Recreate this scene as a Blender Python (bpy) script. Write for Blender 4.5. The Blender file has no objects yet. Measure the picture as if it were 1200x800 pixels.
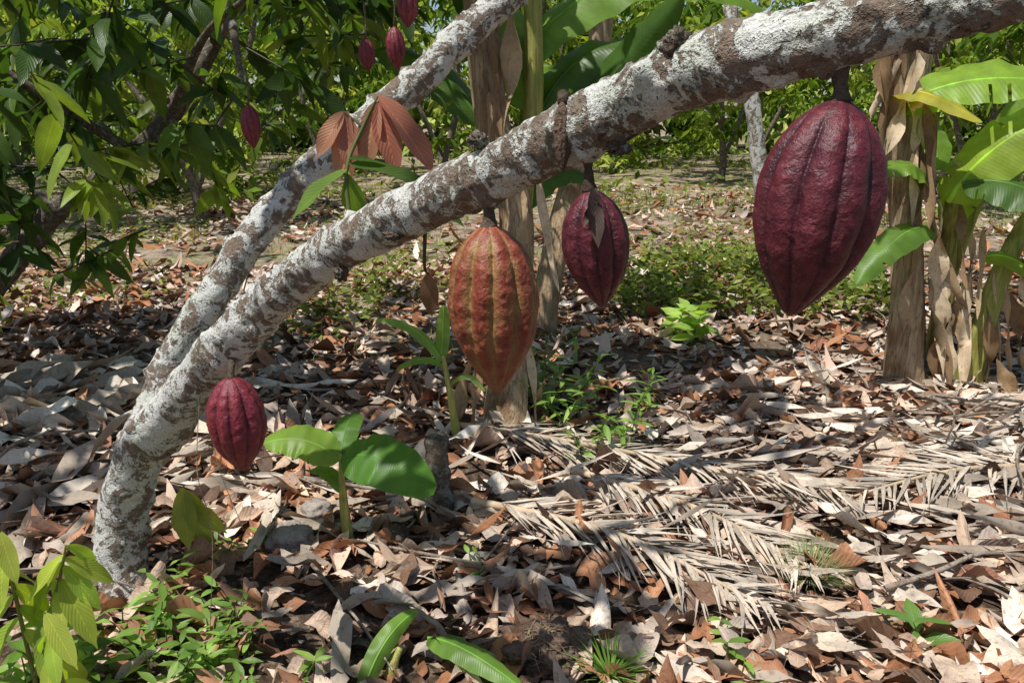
import bpy, math, numpy as np
from mathutils import Vector, noise, Matrix
RS=np.random.RandomState
rng=RS(7)
scene=bpy.context.scene
col0=scene.collection
# ------------------------------------------------------------ helpers
def link(o): col0.objects.link(o); return o
def group(name, objs, loc=(0,0,0)):
    e=bpy.data.objects.new(name,None); e.empty_display_size=.1; link(e); e.location=loc
    for o in objs:
        o.parent=e
        o.matrix_parent_inverse=Matrix.Translation(-Vector(loc))
    return e
def mesh_obj(name,V,F,mat=None,cols=None,luv=None,smooth=True):
    V=np.asarray(V,dtype=np.float32).reshape(-1,3); F=np.asarray(F,dtype=np.int32)
    me=bpy.data.meshes.new(name)
    k=F.shape[1]
    me.vertices.add(len(V)); me.vertices.foreach_set('co',V.ravel())
    me.loops.add(F.size); me.loops.foreach_set('vertex_index',F.ravel())
    me.polygons.add(len(F)); me.polygons.foreach_set('loop_start',np.arange(0,F.size,k,dtype=np.int32))
    me.polygons.foreach_set('loop_total',np.full(len(F),k,dtype=np.int32))
    me.polygons.foreach_set('use_smooth',np.full(len(F),smooth,dtype=bool))
    if cols is not None:
        c=np.asarray(cols,dtype=np.float32)
        if c.shape[1]==3: c=np.hstack([c,np.ones((len(c),1),np.float32)])
        a=me.attributes.new('col','FLOAT_COLOR','POINT'); a.data.foreach_set('color',c.ravel())
    if luv is not None:
        a=me.attributes.new('luv','FLOAT_VECTOR','POINT'); a.data.foreach_set('vector',np.asarray(luv,dtype=np.float32).ravel())
    me.update(calc_edges=True); me.validate()
    if mat: me.materials.append(mat)
    o=bpy.data.objects.new(name,me); link(o); return o
def merge(parts):
    Vs=[];Fs=[];Cs=[];Us=[];n=0
    for p in parts:
        Vs.append(p[0]);Fs.append(np.asarray(p[1])+n);n+=len(p[0])
        if len(p)>2: Cs.append(p[2]);Us.append(p[3])
    return (np.vstack(Vs),np.vstack(Fs))+((np.vstack(Cs),np.vstack(Us)) if Cs else ())
def nrmz(a): return a/np.maximum(np.linalg.norm(a,axis=-1,keepdims=True),1e-9)
def leaves(pos,d,nm,L,W,curl,fold,col,nseg=4,kind='cacao',wave=0.0,rs=rng,bend=0.0,nc=3,cup=False):
    pos=np.asarray(pos,float);n=len(pos)
    d=nrmz(np.asarray(d,float)); side=nrmz(np.cross(nm,d)); nm=np.cross(d,side)
    L=np.broadcast_to(L,(n,)).astype(float);W=np.broadcast_to(W,(n,)).astype(float)
    curl=np.broadcast_to(curl,(n,)).astype(float);fold=np.broadcast_to(fold,(n,)).astype(float)
    bend=np.broadcast_to(bend,(n,)).astype(float)
    xs=np.linspace(0,1,nseg+1)
    if kind=='cacao': w=np.sin(np.pi*xs**.85)**.85; w=np.where(xs>.9,w*.6,w)
    elif kind=='blade': w=1-xs**1.5
    else: w=np.sin(np.pi*xs**.8)**.6
    w=np.maximum(w,.03); w[0]=.06
    k=nseg+1
    X=np.repeat(xs,nc); S=np.tile(np.linspace(-1,1,nc),k); Wd=np.repeat(w,nc)
    ph=rs.rand(n,1)*6.28
    lat=S*Wd
    P=pos[:,None,:]+d[:,None,:]*(L[:,None]*X[None])[...,None]
    sd=(W[:,None]*.5)*lat[None]*(1-.25*np.abs(fold[:,None]))+bend[:,None]*(X**2)[None]*L[:,None]
    P=P+side[:,None,:]*sd[...,None]
    al=np.abs(lat)**2*1.15 if cup else np.abs(lat)
    z=fold[:,None]*al[None]*W[:,None]*.5-curl[:,None]*(X**2)[None]*L[:,None]
    if wave: z=z+wave*W[:,None]*np.sin(X[None]*9+ph+S[None]*1.2)*np.abs(lat)[None]
    P=P+nm[:,None,:]*z[...,None]
    V=P.reshape(-1,3)
    f=[]
    for i in range(nseg):
        for j in range(nc-1):
            a=i*nc+j; f.append([a,a+1,a+nc+1,a+nc])
    f=np.array(f); F=(f[None]+ (np.arange(n)*nc*k)[:,None,None]).reshape(-1,4)
    C=np.repeat(np.asarray(col,float),nc*k,axis=0)
    U=np.zeros((n,nc*k,3)); U[:,:,0]=X; U[:,:,1]=S; U[:,:,2]=rs.rand(n,1)
    return V,F,C,U.reshape(-1,3)
def rvec(n,rs=rng): return nrmz(rs.normal(size=(n,3)))
def catmull(P,n):
    P=np.asarray(P,float); Q=np.vstack([2*P[0]-P[1],P,2*P[-1]-P[-2]]); out=[]
    for i in range(1,len(Q)-2):
        p0,p1,p2,p3=Q[i-1],Q[i],Q[i+1],Q[i+2]
        for t in np.arange(n)/n:
            out.append(.5*((2*p1)+(-p0+p2)*t+(2*p0-5*p1+4*p2-p3)*t*t+(-p0+3*p1-3*p2+p3)*t**3))
    out.append(P[-1]); return np.array(out)
def tube(pts,rad,seg=8,n=4,fn=None,cap=True):
    pts=np.asarray(pts,float)
    rad=np.broadcast_to(rad,(len(pts),)).astype(float)
    R=catmull(np.hstack([pts,rad[:,None]]),n); C=R[:,:3];r=np.maximum(R[:,3],1e-4)
    T=nrmz(np.gradient(C,axis=0)); u=np.cross(T[0],[0.3,1,.2]); u/=np.linalg.norm(u)
    V=[];ang=np.arange(seg)/seg*2*np.pi
    for i in range(len(C)):
        u=u-T[i]*np.dot(u,T[i]); u/=np.linalg.norm(u); v=np.cross(T[i],u)
        ring=np.cos(ang)[:,None]*u+np.sin(ang)[:,None]*v
        rr=np.full(seg,r[i])
        if fn: rr=fn(C[i],ring,r[i],i/(len(C)-1),ang)
        V.append(C[i]+ring*rr[:,None])
    V=np.vstack(V);m=len(C);F=[]
    a=np.arange(seg);b=(a+1)%seg
    for i in range(m-1):
        F.append(np.stack([i*seg+a,i*seg+b,(i+1)*seg+b,(i+1)*seg+a],1))
    F=np.vstack(F)
    if cap and seg%2==0:
        for base,ctr in ((0,C[0]),((m-1)*seg,C[-1])):
            V=np.vstack([V,ctr]);c=len(V)-1
            q=np.stack([base+a[::2],base+b[::2],base+(b[::2]+1)%seg,np.full(len(a[::2]),c)],1)
            F=np.vstack([F,q])
    return V,F
def tube_c(pts,rad,color,seg=5,n=3):
    V,F=tube(pts,rad,seg,n,cap=False); return V,F,np.tile(color,(len(V),1)),np.tile([.5,.6,.5],(len(V),1))
# ------------------------------------------------------------ material helpers
class NT:
    def __init__(s,name):
        s.m=bpy.data.materials.new(name); s.m.use_nodes=True; s.t=s.m.node_tree; s.t.nodes.clear()
        s.out=s.t.nodes.new('ShaderNodeOutputMaterial')
    def n(s,ty,**k):
        nd=s.t.nodes.new(ty)
        for a,b in k.items(): setattr(nd,a,b)
        return nd
    def l(s,a,b): s.t.links.new(a,b)
    def put(s,v,sock):
        if hasattr(v,'is_output') : s.l(v,sock)
        else: sock.default_value=v
    def math(s,op,a,b=0.0,clamp=False):
        nd=s.n('ShaderNodeMath',operation=op,use_clamp=clamp); s.put(a,nd.inputs[0]); s.put(b,nd.inputs[1]); return nd.outputs[0]
    def noise(s,scale,detail=4,rough=.55,vec=None,dist=0.0):
        nd=s.n('ShaderNodeTexNoise'); nd.inputs['Scale'].default_value=scale; nd.inputs['Detail'].default_value=detail
        nd.inputs['Roughness'].default_value=rough; nd.inputs['Distortion'].default_value=dist
        if vec is not None: s.l(vec,nd.inputs['Vector'])
        return nd.outputs['Fac']
    def ramp(s,f,a,b,c0=(0,0,0,1),c1=(1,1,1,1)):
        nd=s.n('ShaderNodeValToRGB'); e=nd.color_ramp.elements; e[0].position=a;e[1].position=b;e[0].color=c0;e[1].color=c1
        s.put(f,nd.inputs[0]); return nd.outputs[0]
    def mix(s,f,a,b,mode='MIX'):
        nd=s.n('ShaderNodeMix',data_type='RGBA',blend_type=mode); s.put(f,nd.inputs[0])
        for v,k in ((a,6),(b,7)):
            if isinstance(v,tuple) and len(v)==3: v=v+(1,)
            s.put(v,nd.inputs[k])
        return nd.outputs[2]
    def obj(s,scale=None):
        c=s.n('ShaderNodeTexCoord').outputs['Object']
        if scale:
            m=s.n('ShaderNodeMapping'); m.inputs['Scale'].default_value=scale; s.l(c,m.inputs[0]); c=m.outputs[0]
        return c
    def bump(s,h,st=.5,dist=.01,nrm=None):
        b=s.n('ShaderNodeBump'); b.inputs['Strength'].default_value=st; b.inputs['Distance'].default_value=dist; s.put(h,b.inputs['Height'])
        if nrm is not None: s.l(nrm,b.inputs['Normal'])
        return b.outputs[0]
    def bsdf(s,color,rough=.6,spec=.4,normal=None):
        p=s.n('ShaderNodeBsdfPrincipled')
        if isinstance(color,tuple): color=tuple(color)+((1,) if len(color)==3 else ())
        s.put(color,p.inputs['Base Color']); s.put(rough,p.inputs['Roughness']); p.inputs['Specular IOR Level'].default_value=spec
        if normal is not None: s.l(normal,p.inputs['Normal'])
        return p.outputs[0]
    def done(s,sh): s.l(sh,s.out.inputs[0]); return s.m
def leaf_material(name,trans=.35,rough=.42,vein=14,veinamt=.35,tcol=(1.6,1.7,.55),spec=.4,spots=.0,slope=.28,bs=.2):
    t=NT(name)
    c=t.n('ShaderNodeAttribute',attribute_name='col').outputs['Color']
    uv=t.n('ShaderNodeAttribute',attribute_name='luv').outputs['Vector']
    sp=t.n('ShaderNodeSeparateXYZ'); t.l(uv,sp.inputs[0]); x,y=sp.outputs[0],sp.outputs[1]
    ay=t.math('ABSOLUTE',y)
    ph=t.math('MULTIPLY',t.math('SUBTRACT',x,t.math('MULTIPLY',ay,slope)),vein*6.283)
    s=t.math('SINE',ph)
    vn=t.math('POWER',t.math('MULTIPLY',t.math('ADD',s,1.0),.5),8.0)
    mid=t.math('LESS_THAN',ay,.06)
    v=t.math('MAXIMUM',t.math('MULTIPLY',vn,.6),mid)
    bright=t.mix(1.0,c,(1.9,1.7,1.3),'MULTIPLY')
    cc=t.mix(t.math('MULTIPLY',v,veinamt),c,bright)
    nz=t.noise(9,2,.6,t.obj())
    cc=t.mix(.55,cc,t.mix(1.0,cc,t.ramp(nz,.3,.7,(.55,.55,.5,1),(1.35,1.35,1.3,1)),'MULTIPLY'))
    if spots:
        n2=t.noise(60,3,.7,t.obj()); cc=t.mix(t.math('MULTIPLY',t.ramp(n2,.54,.66),spots),cc,t.mix(1.0,cc,(.42,.30,.22),'MULTIPLY'))
    b=t.bump(s,bs,.002)
    p=t.bsdf(cc,rough,spec,b)
    if trans:
        tr=t.n('ShaderNodeBsdfTranslucent'); t.l(t.mix(1.0,cc,tcol,'MULTIPLY'),tr.inputs[0])
        mx=t.n('ShaderNodeMixShader'); mx.inputs[0].default_value=trans; t.l(p,mx.inputs[1]); t.l(tr.outputs[0],mx.inputs[2]); p=mx.outputs[0]
    return t.done(p)
def simple_leaf(name,trans,tcol):
    t=NT(name); c=t.n('ShaderNodeAttribute',attribute_name='col').outputs['Color']
    d=t.n('ShaderNodeBsdfDiffuse'); t.l(c,d.inputs[0]); p=d.outputs[0]
    if trans:
        tr=t.n('ShaderNodeBsdfTranslucent'); t.l(t.mix(1.0,c,tcol,'MULTIPLY'),tr.inputs[0])
        mx=t.n('ShaderNodeMixShader'); mx.inputs[0].default_value=trans; t.l(p,mx.inputs[1]); t.l(tr.outputs[0],mx.inputs[2]); p=mx.outputs[0]
    return t.done(p)
M_leaf=leaf_material('cacao_leaf_mat',.42,.38,12,.35)
M_far=simple_leaf('far_leaf_mat',.40,(1.7,1.7,.6))
M_dist=simple_leaf('distant_leaf_mat',0,None)
M_young=leaf_material('young_leaf_mat',.35,.45,12,.5,(1.3,1.0,.8))
M_dry=leaf_material('dry_leaf_mat',0,.60,11,.35,(1.3,1.0,.7),.3,.6)
M_banana=leaf_material('banana_leaf_mat',.45,.40,46,.10,(1.5,1.7,.45),.4,0,.06,.10)
M_strip=leaf_material('dry_strip_mat',0,.7,1,.2,(1.2,1.0,.8),.25,.5)
M_grass=simple_leaf('grass_mat',.25,(1.5,1.6,.6))
def bark_material(name,white=.5,base=(.16,.12,.09),dark=(.04,.03,.024),wc=(.80,.79,.73)):
    t=NT(name); o=t.obj()
    n1=t.noise(12,5,.66,o,.9); n2=t.noise(60,4,.7,o); n3=t.noise(9,4,.7,o,.5); n4=t.noise(180,3,.7,o); n5=t.noise(27,4,.65,o,1.2)
    c=t.mix(t.ramp(n2,.35,.68),base,tuple(b*1.9 for b in base))
    c=t.mix(t.math('MULTIPLY',t.ramp(n5,.50,.62),.7),c,(.33,.35,.26))
    f=t.math('ADD',t.math('MULTIPLY',n1,.74),t.math('MULTIPLY',n2,.26))
    w=t.ramp(f,.535-.07*white,.56-.07*white)
    w2=t.ramp(t.math('ADD',t.math('MULTIPLY',n5,.7),t.math('MULTIPLY',n4,.3)),.52,.55)
    w=t.math('MAXIMUM',w,t.math('MULTIPLY',w2,.8))
    wcol=t.mix(t.ramp(n4,.34,.58),tuple(x*.62 for x in wc),wc)
    wcol=t.mix(t.math('MULTIPLY',t.ramp(n3,.48,.64),.7),wcol,(.50,.54,.42))
    c=t.mix(t.math('MULTIPLY',w,.95),c,wcol)
    dk=t.math('ADD',t.math('MULTIPLY',n3,.6),t.math('MULTIPLY',n2,.4))
    c=t.mix(t.math('MULTIPLY',t.ramp(dk,.58,.61),.85),c,(.085,.058,.044))
    c=t.mix(t.ramp(n4,.61,.67),c,dark)
    h=t.math('ADD',n2,t.math('MULTIPLY',n4,.7))
    h=t.math('ADD',h,t.math('MULTIPLY',w,.35))
    return t.done(t.bsdf(c,.88,.15,t.bump(h,1.0,.008)))
M_bark=bark_material('cacao_bark_mat',.72)
M_bark2=bark_material('dark_bark_mat',-.9,(.10,.075,.055),wc=(.3,.28,.24))
def fiber_material(name,ca,cb,cd,sc=(28,28,3),rough=.75,bs=.8,dkc=(.6,.5,.42)):
    t=NT(name); o=t.obj(sc)
    n1=t.noise(1.6,4,.6,o,.4); n2=t.noise(5,4,.7,o); n3=t.noise(5,3,.6,t.obj())
    c=t.mix(t.ramp(n1,.35,.65),ca,cb); c=t.mix(t.ramp(n2,.56,.66),c,cd); c=t.mix(t.ramp(n3,.5,.68),c,t.mix(1.0,c,dkc,'MULTIPLY'))
    return t.done(t.bsdf(c,rough,.25,t.bump(t.math('ADD',n1,n2),bs,.012)))
M_pseudo=fiber_material('banana_pseudostem_mat',(.36,.23,.13),(.62,.48,.31),(.12,.07,.035),(30,30,2.2),.75,1.0)
M_pseudog=fiber_material('banana_stalk_green_mat',(.24,.30,.06),(.55,.50,.15),(.32,.18,.07),(30,30,2),.5,.5)
M_husk=fiber_material('husk_mat',(.13,.085,.06),(.25,.17,.12),(.04,.025,.018),(30,30,30))
M_twig=fiber_material('twig_mat',(.20,.15,.11),(.42,.35,.28),(.07,.05,.035),(14,14,14))
M_stem=fiber_material('pod_stem_mat',(.10,.07,.05),(.17,.13,.09),(.04,.03,.02),(40,40,40))
def rock_material():
    t=NT('rock_mat'); n=t.noise(22,6,.65,t.obj()); n2=t.noise(90,4,.7,t.obj())
    c=t.mix(t.ramp(n,.35,.65),(.20,.17,.15),(.42,.36,.31)); c=t.mix(t.ramp(n2,.6,.7),c,(.10,.08,.06))
    return t.done(t.bsdf(c,.85,.25,t.bump(t.math('ADD',n,t.math('MULTIPLY',n2,.4)),.8,.01)))
M_rock=rock_material()
def pod_material(name,ridge,groove,edge,gmix=.6,patch=.5,side=None):
    t=NT(name); c=t.n('ShaderNodeAttribute',attribute_name='luv').outputs['Vector']
    sp=t.n('ShaderNodeSeparateXYZ'); t.l(c,sp.inputs[0]); g=sp.outputs[0]; v=sp.outputs[1]
    o=t.obj(); n1=t.noise(24,5,.65,o,.3); n2=t.noise(190,3,.7,o); n3=t.noise(75,4,.7,o,.4)
    base=t.mix(t.ramp(n3,.3,.7),tuple(x*.65 for x in ridge),tuple(x*1.6 for x in ridge))
    gm=t.math('MULTIPLY',t.math('ADD',g,t.math('MULTIPLY',t.math('SUBTRACT',n1,.5),2.2)),gmix,True)
    base=t.mix(gm,base,groove)
    base=t.mix(t.math('MULTIPLY',t.ramp(t.math('ADD',n3,t.math('MULTIPLY',v,.08)),.58,.70),patch),base,edge)
    base=t.mix(t.ramp(n2,.62,.70),base,tuple(x*.35 for x in ridge))
    h=t.math('ADD',n3,t.math('MULTIPLY',n2,.5))
    ro=t.ramp(n3,.3,.7,(.36,.36,.36,1),(.56,.56,.56,1))
    return t.done(t.bsdf(base,ro,.45,t.bump(h,.8,.0035)))
M_podD=pod_material('pod_maroon_mat',(.11,.014,.022),(.038,.008,.012),(.18,.04,.042),.8,.4)
M_podO=pod_material('pod_ripe_mat',(.22,.044,.022),(.33,.20,.07),(.32,.13,.06),1.0,.5)
M_podR=pod_material('pod_red_mat',(.20,.022,.034),(.07,.010,.016),(.26,.07,.065),.7)
# ------------------------------------------------------------ terrain
def H(x,y):
    x=np.asarray(x,float);y=np.asarray(y,float)
    return .025*np.sin(x*1.7+.6)*np.cos(y*1.3)+.012*np.sin(x*4.1+y*2.7)+.010*np.cos(y*5.3-x*2.2)+np.clip(y-12,0,60)*.012+.05*np.sin(x*.33)*np.clip(y/8,0,1)
def grid(xs,ys):
    X,Y=np.meshgrid(xs,ys); Z=H(X,Y); V=np.stack([X,Y,Z],-1).reshape(-1,3)
    nx,ny=len(xs),len(ys); i=np.arange(nx-1);j=np.arange(ny-1); I,J=np.meshgrid(i,j); a=(J*nx+I).ravel()
    return V,np.stack([a,a+1,a+1+nx,a+nx],1)
xs=np.concatenate([np.linspace(-90,-9,28)[:-1],np.linspace(-9,9,200),np.linspace(9,90,28)[1:]])
ys=np.concatenate([np.linspace(-30,-1,12)[:-1],np.linspace(-1,14,180),np.linspace(14,140,50)[1:]])
t=NT('ground_soil_mat'); o=t.obj(); n1=t.noise(3,5,.65,o); n2=t.noise(30,5,.7,o); n3=t.noise(.75,4,.65,o); n4=t.noise(11,4,.7,o,1)
c=t.mix(t.ramp(n2,.35,.65),(.055,.036,.025),(.17,.115,.078)); c=t.mix(t.ramp(n4,.52,.6),c,(.30,.22,.15))
sp=t.n('ShaderNodeSeparateXYZ'); t.l(o,sp.inputs[0])
gy=t.ramp(t.math('MULTIPLY',t.math('ADD',sp.outputs[1],t.math('MULTIPLY',n1,3.)),.05),.30,.42)
c=t.mix(t.math('MULTIPLY',gy,t.ramp(n1,.35,.55)),c,(.44,.34,.25))
gr=t.mix(t.ramp(n2,.4,.6),(.11,.15,.04),(.26,.28,.09)); c=t.mix(t.math('MULTIPLY',gy,t.math('MULTIPLY',t.ramp(n3,.48,.58),t.ramp(n4,.44,.56))),c,gr)
M_ground=t.done(t.bsdf(c,.9,.15,t.bump(t.math('ADD',n2,n4),1.0,.03)))
V,F=grid(xs,ys); mesh_obj('ground',V,F,M_ground)
# ------------------------------------------------------------ leaf litter
PAL=np.array([(.58,.42,.31),(.68,.53,.42),(.46,.23,.125),(.36,.165,.085),(.50,.41,.35),(.14,.08,.05),(.66,.48,.38),(.25,.145,.095),(.78,.67,.57),(.40,.20,.13)])
PW=np.array([.15,.13,.15,.12,.09,.10,.11,.09,.08,.06])
def litter(n,x0,x1,y0,y1,seed,nseg,smin,smax,keep=None,zr=.04,nc=3):
    r=RS(seed); y=y0+(y1-y0)*r.rand(n); x=x0+(x1-x0)*r.rand(n)
    k=(np.sin(x*2.3+seed)*np.cos(y*2.9-x)+.5*np.sin(x*6.1+y*4)+r.normal(size=n)*.45)>-.8
    if keep is not None: k&=keep(x,y,r)
    x,y=x[k],y[k]; n=len(x)
    L=smin+(smax-smin)*r.rand(n)**1.5; W=L*(.29+.18*r.rand(n))
    a=r.rand(n)*6.283; tilt=r.normal(size=n)*.15
    d=np.stack([np.cos(a),np.sin(a),tilt],1); nm=np.stack([r.normal(size=n)*.30,r.normal(size=n)*.30,np.ones(n)*np.where(r.rand(n)<.5,1,-1)],1)
    z=H(x,y)+.006+zr*r.rand(n)**1.3+np.abs(tilt)*L*.3
    curl=r.normal(size=n)*.30; fold=r.normal(size=n)*.75
    patch=np.sin(x*1.9+y*.7+1)*np.cos(y*2.1-x*.6)
    c=PAL[r.choice(len(PAL),n,p=PW/PW.sum())]*(.6+.5*r.rand(n,1))*(1+.16*patch[:,None]*np.array([1,.95,.9]))
    pos=np.stack([x,y,z],1)-d*(L*.5)[:,None]
    return leaves(pos,d,nm,L,W,curl,fold,c,nseg,'cacao',.25,r,r.normal(size=n)*.18,nc,nc>3)
parts=[litter(8400,-3.6,3.6,1.2,4.2,1,8,.08,.23,None,.05,5),
       litter(3600,-3.6,3.6,1.2,4.2,11,5,.02,.07,None,.05)]
V,F,C,U=merge(parts); mesh_obj('leaf_litter',V,F,M_dry,C,U)
parts=[litter(12000,-6,7,4.0,8.0,2,4,.09,.23),
       litter(11000,-10,12,8,16,3,3,.12,.28,keep=lambda x,y,r:(np.sin(x*.9+1)*np.cos(y*.8)+r.normal(size=len(x))*.5)>-.25)]
V,F,C,U=merge(parts); mesh_obj('leaf_litter',V,F,M_dist,C,U)
def strips(n,cx,cy,sx,sy,ang,sa,seed,Lr=(.25,.8),Wr=(.012,.035),pal=((.66,.58,.50),(.52,.44,.36),(.38,.31,.25))):
    r=RS(seed); x=cx+r.normal(size=n)*sx;y=cy+r.normal(size=n)*sy; a=ang+r.normal(size=n)*sa
    L=Lr[0]+(Lr[1]-Lr[0])*r.rand(n);W=Wr[0]+(Wr[1]-Wr[0])*r.rand(n)
    d=np.stack([np.cos(a),np.sin(a),r.normal(size=n)*.06],1)
    z=H(x,y)+.03+.05*r.rand(n); nm=np.stack([r.normal(size=n)*.4,r.normal(size=n)*.4,np.ones(n)],1)
    pos=np.stack([x,y,z],1)-d*(L*.5)[:,None]
    c=np.array(pal)[r.choice(len(pal),n)]*(.75+.4*r.rand(n,1))
    return leaves(pos,d,nm,L,W,r.normal(size=n)*.1,r.normal(size=n)*.5,c,8,'s',.8,r,r.normal(size=n)*.15)
WP=((.76,.70,.62),(.64,.57,.49),(.5,.42,.34))
parts=[strips(80,-2.3,4.0,.4,.30,.2,.4,21,Wr=(.03,.10),pal=WP),strips(140,1.7,3.0,.6,.45,-.3,.4,22),strips(90,2.6,3.5,.4,.5,.5,.6,23),
       strips(100,.9,2.5,.6,.4,-.5,.5,24,(.15,.5)),strips(40,-.6,3.2,.4,.4,.3,.8,25),strips(60,2.4,4.3,.3,.25,.2,.8,26),strips(40,-1.6,2.9,.3,.3,.6,.8,27,Wr=(.03,.07)),
       strips(18,.3,3.0,1.2,.7,.3,1.5,28,(.2,.36),(.04,.08),WP)]
V,F,C,U=merge(parts); mesh_obj('dry_banana_leaf_shreds',V,F,M_strip,C,U)
def frond(p0,p1,bow,leafl,seed,npair=34,colr=(.56,.48,.40)):
    r=RS(seed); p0=np.array(p0,float);p1=np.array(p1,float); mid=(p0+p1)/2+np.array(bow)
    P=catmull([p0,mid,p1],20); P[:,2]=H(P[:,0],P[:,1])+.085
    parts=[tube_c(P[::4],np.linspace(.016,.005,len(P[::4])),(.52,.40,.28),7)]
    n=npair*2; tt=np.repeat(np.linspace(.10,.98,npair),2); idx=(tt*(len(P)-1)).astype(int); T=nrmz(np.gradient(P,axis=0))[idx]
    sd=np.tile([-1.,1.],npair)[:,None]*np.cross(T,[0,0,1]); d=nrmz(T*.9+sd*.75+np.c_[np.zeros((n,2)),-.03+r.normal(size=n)*.05]+r.normal(size=(n,3))*[.13,.13,0])
    L=leafl*np.sin(np.pi*(.15+.8*tt))**.5*(.7+.4*r.rand(n))
    c=np.array(colr)*(.6+.6*r.rand(n,1)); nm=np.c_[r.normal(size=(n,2))*.4,np.ones(n)]
    pp=P[idx]+np.c_[np.zeros((n,2)),.02*r.rand(n)]
    parts.append(leaves(pp,d,nm,L,.020,.06,r.normal(size=n)*.5,c,6,'blade',.1,r,r.normal(size=n)*.1)); return merge(parts)
for i,a in enumerate([((-.26,3.45,0),(1.30,2.75,0),(.05,.12,0),.40,31,50),((-.15,2.75,0),(.78,2.08,0),(.08,.05,0),.34,32,44),((.25,3.05,0),(1.0,2.3,0),(.05,.05,0),.32,33,36),((2.6,3.0,0),(1.3,2.75,0),(0,.1,0),.37,34,36)]):
    V,F,C,U=frond(*a); mesh_obj('dry_palm_frond',V,F,M_strip,C,U)
# twigs
r=RS(5);parts=[]
for i in range(250):
    y=1.4+6*r.rand()**1.2; x=(r.rand()*2-1)*(1+.75*y); L=.12+.5*r.rand()**2; a=r.rand()*6.28; z=float(H(x,y))
    p=np.array([[x+math.cos(a)*L*(k/3-.5)+r.normal()*.012,y+math.sin(a)*L*(k/3-.5)+r.normal()*.012,z+.055+.02*r.rand()] for k in range(4)])
    parts.append(tube(p,np.linspace(.006,.002,4)*(.5+r.rand()),5,2,cap=False))
for (p0,p1,h) in [((2.2,3.9),(1.85,3.1),.18),((2.35,3.4),(1.95,2.75),.12),((2.6,3.5),(1.9,3.3),.22),((2.1,4.1),(2.5,3.0),.1),((1.2,2.2),(1.9,2.35),.08),((1.5,2.15),(2.1,2.2),.07),((2.0,3.6),(2.9,3.2),.15),((-2.2,2.9),(-1.8,3.3),.15),((-.9,3.0),(-.2,2.6),.06)]:
    p=np.array([[p0[0]+(p1[0]-p0[0])*k/4+r.normal()*.03,p0[1]+(p1[1]-p0[1])*k/4+r.normal()*.03,.04+h*math.sin(k/4*2.6)] for k in range(5)])
    parts.append(tube(p,np.linspace(.011,.004,5),6,4,cap=False))
V,F=merge(parts); mesh_obj('fallen_twigs',V,F,M_twig)
# ------------------------------------------------------------ grass and weeds
def grass(n,fx,seed,Lr,W,cols):
    r=RS(seed); x,y=fx(r,n); n=len(x); a=r.rand(n)*6.28; sp=.45*r.rand(n)
    d=np.stack([np.cos(a)*sp,np.sin(a)*sp,np.ones(n)],1); nm=np.stack([np.cos(a),np.sin(a),-sp],1)*-1
    L=Lr[0]+(Lr[1]-Lr[0])*r.rand(n)**1.5
    c=np.array(cols)[r.choice(len(cols),n)]*(.7+.6*r.rand(n,1))
    return leaves(np.stack([x,y,H(x,y)],1),d,nm,L,W,.3*r.rand(n),.2,c,2,'blade',0,r)
def broad(n,fx,seed,Lr,cols,zr=(.02,.15),asp=.55):
    r=RS(seed); x,y=fx(r,n); n=len(x); a=r.rand(n)*6.28
    d=np.stack([np.cos(a),np.sin(a),.5*r.normal(size=n)],1); nm=np.stack([r.normal(size=n)*.4,r.normal(size=n)*.4,np.ones(n)],1)
    L=Lr[0]+(Lr[1]-Lr[0])*r.rand(n); c=np.array(cols)[r.choice(len(cols),n)]*(.6+.7*r.rand(n,1))
    z=H(x,y)+zr[0]+(zr[1]-zr[0])*r.rand(n)
    return leaves(np.stack([x,y,z],1),d,nm,L,L*asp,.2,.2,c,2,'cacao',0,r)
G=[(.16,.22,.05),(.22,.28,.07),(.10,.15,.03),(.32,.33,.12)]
def reg(x0,x1,y0,y1,thr=.0,f=1.0):
    def fx(r,n):
        x=x0+(x1-x0)*r.rand(n);y=y0+(y1-y0)*r.rand(n)
        m=np.sin(x*1.3*f+y*.4)+np.cos(y*1.1*f-x*.7)+np.sin(x*3.1*f)*np.cos(y*2.3*f)*.6; k=m+r.normal(size=n)*.35>thr
        return x[k],y[k]
    return fx
V,F,C,U=merge([grass(24000,reg(-9,10,6.3,15,.45),41,(.05,.18),.010,G),grass(2600,reg(-5,5,4.8,6.5,.8),42,(.05,.13),.006,G),
   grass(9000,reg(-14,16,12,24,.3),43,(.1,.3),.02,G)])
mesh_obj('grass',V,F,M_grass,C,U)
V,F,C,U=merge([broad(19000,reg(-9,10,6,15,.5,1.4),44,(.04,.10),G),broad(3500,reg(.8,3,5.6,8.2,-1.2),45,(.05,.12),G,(.02,.22)),broad(3500,reg(-4.2,-1,5.3,8,-.1),46,(.04,.1),G,(.02,.2)),
   broad(6000,reg(-14,16,12,24,.2),47,(.1,.25),G,(.05,.5))])
mesh_obj('ground_weeds',V,F,M_far,C,U)
def tuft(name,x,y,rad,n,L,cols,seed,W=.004,h=.0):
    r=RS(seed); a=r.rand(n)*6.28; q=rad*.4*r.rand(n); sp=.2+1.3*r.rand(n)
    d=np.stack([np.cos(a)*sp,np.sin(a)*sp,np.ones(n)],1); px=x+np.cos(a)*q;py=y+np.sin(a)*q
    c=np.array(cols)[r.choice(len(cols),n)]*(.7+.5*r.rand(n,1))
    V,F,C,U=leaves(np.stack([px,py,H(px,py)+.03],1),d,np.stack([-np.cos(a),-np.sin(a),sp],1),L*(.6+.5*r.rand(n)),W,.25,.2,c,4,'blade',0,r)
    return mesh_obj(name,V,F,M_grass,C,U)
tuft('grass_tuft',.99,2.33,.09,420,.15,[(.28,.36,.14),(.40,.38,.22),(.18,.27,.08)],51,.004)
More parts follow.
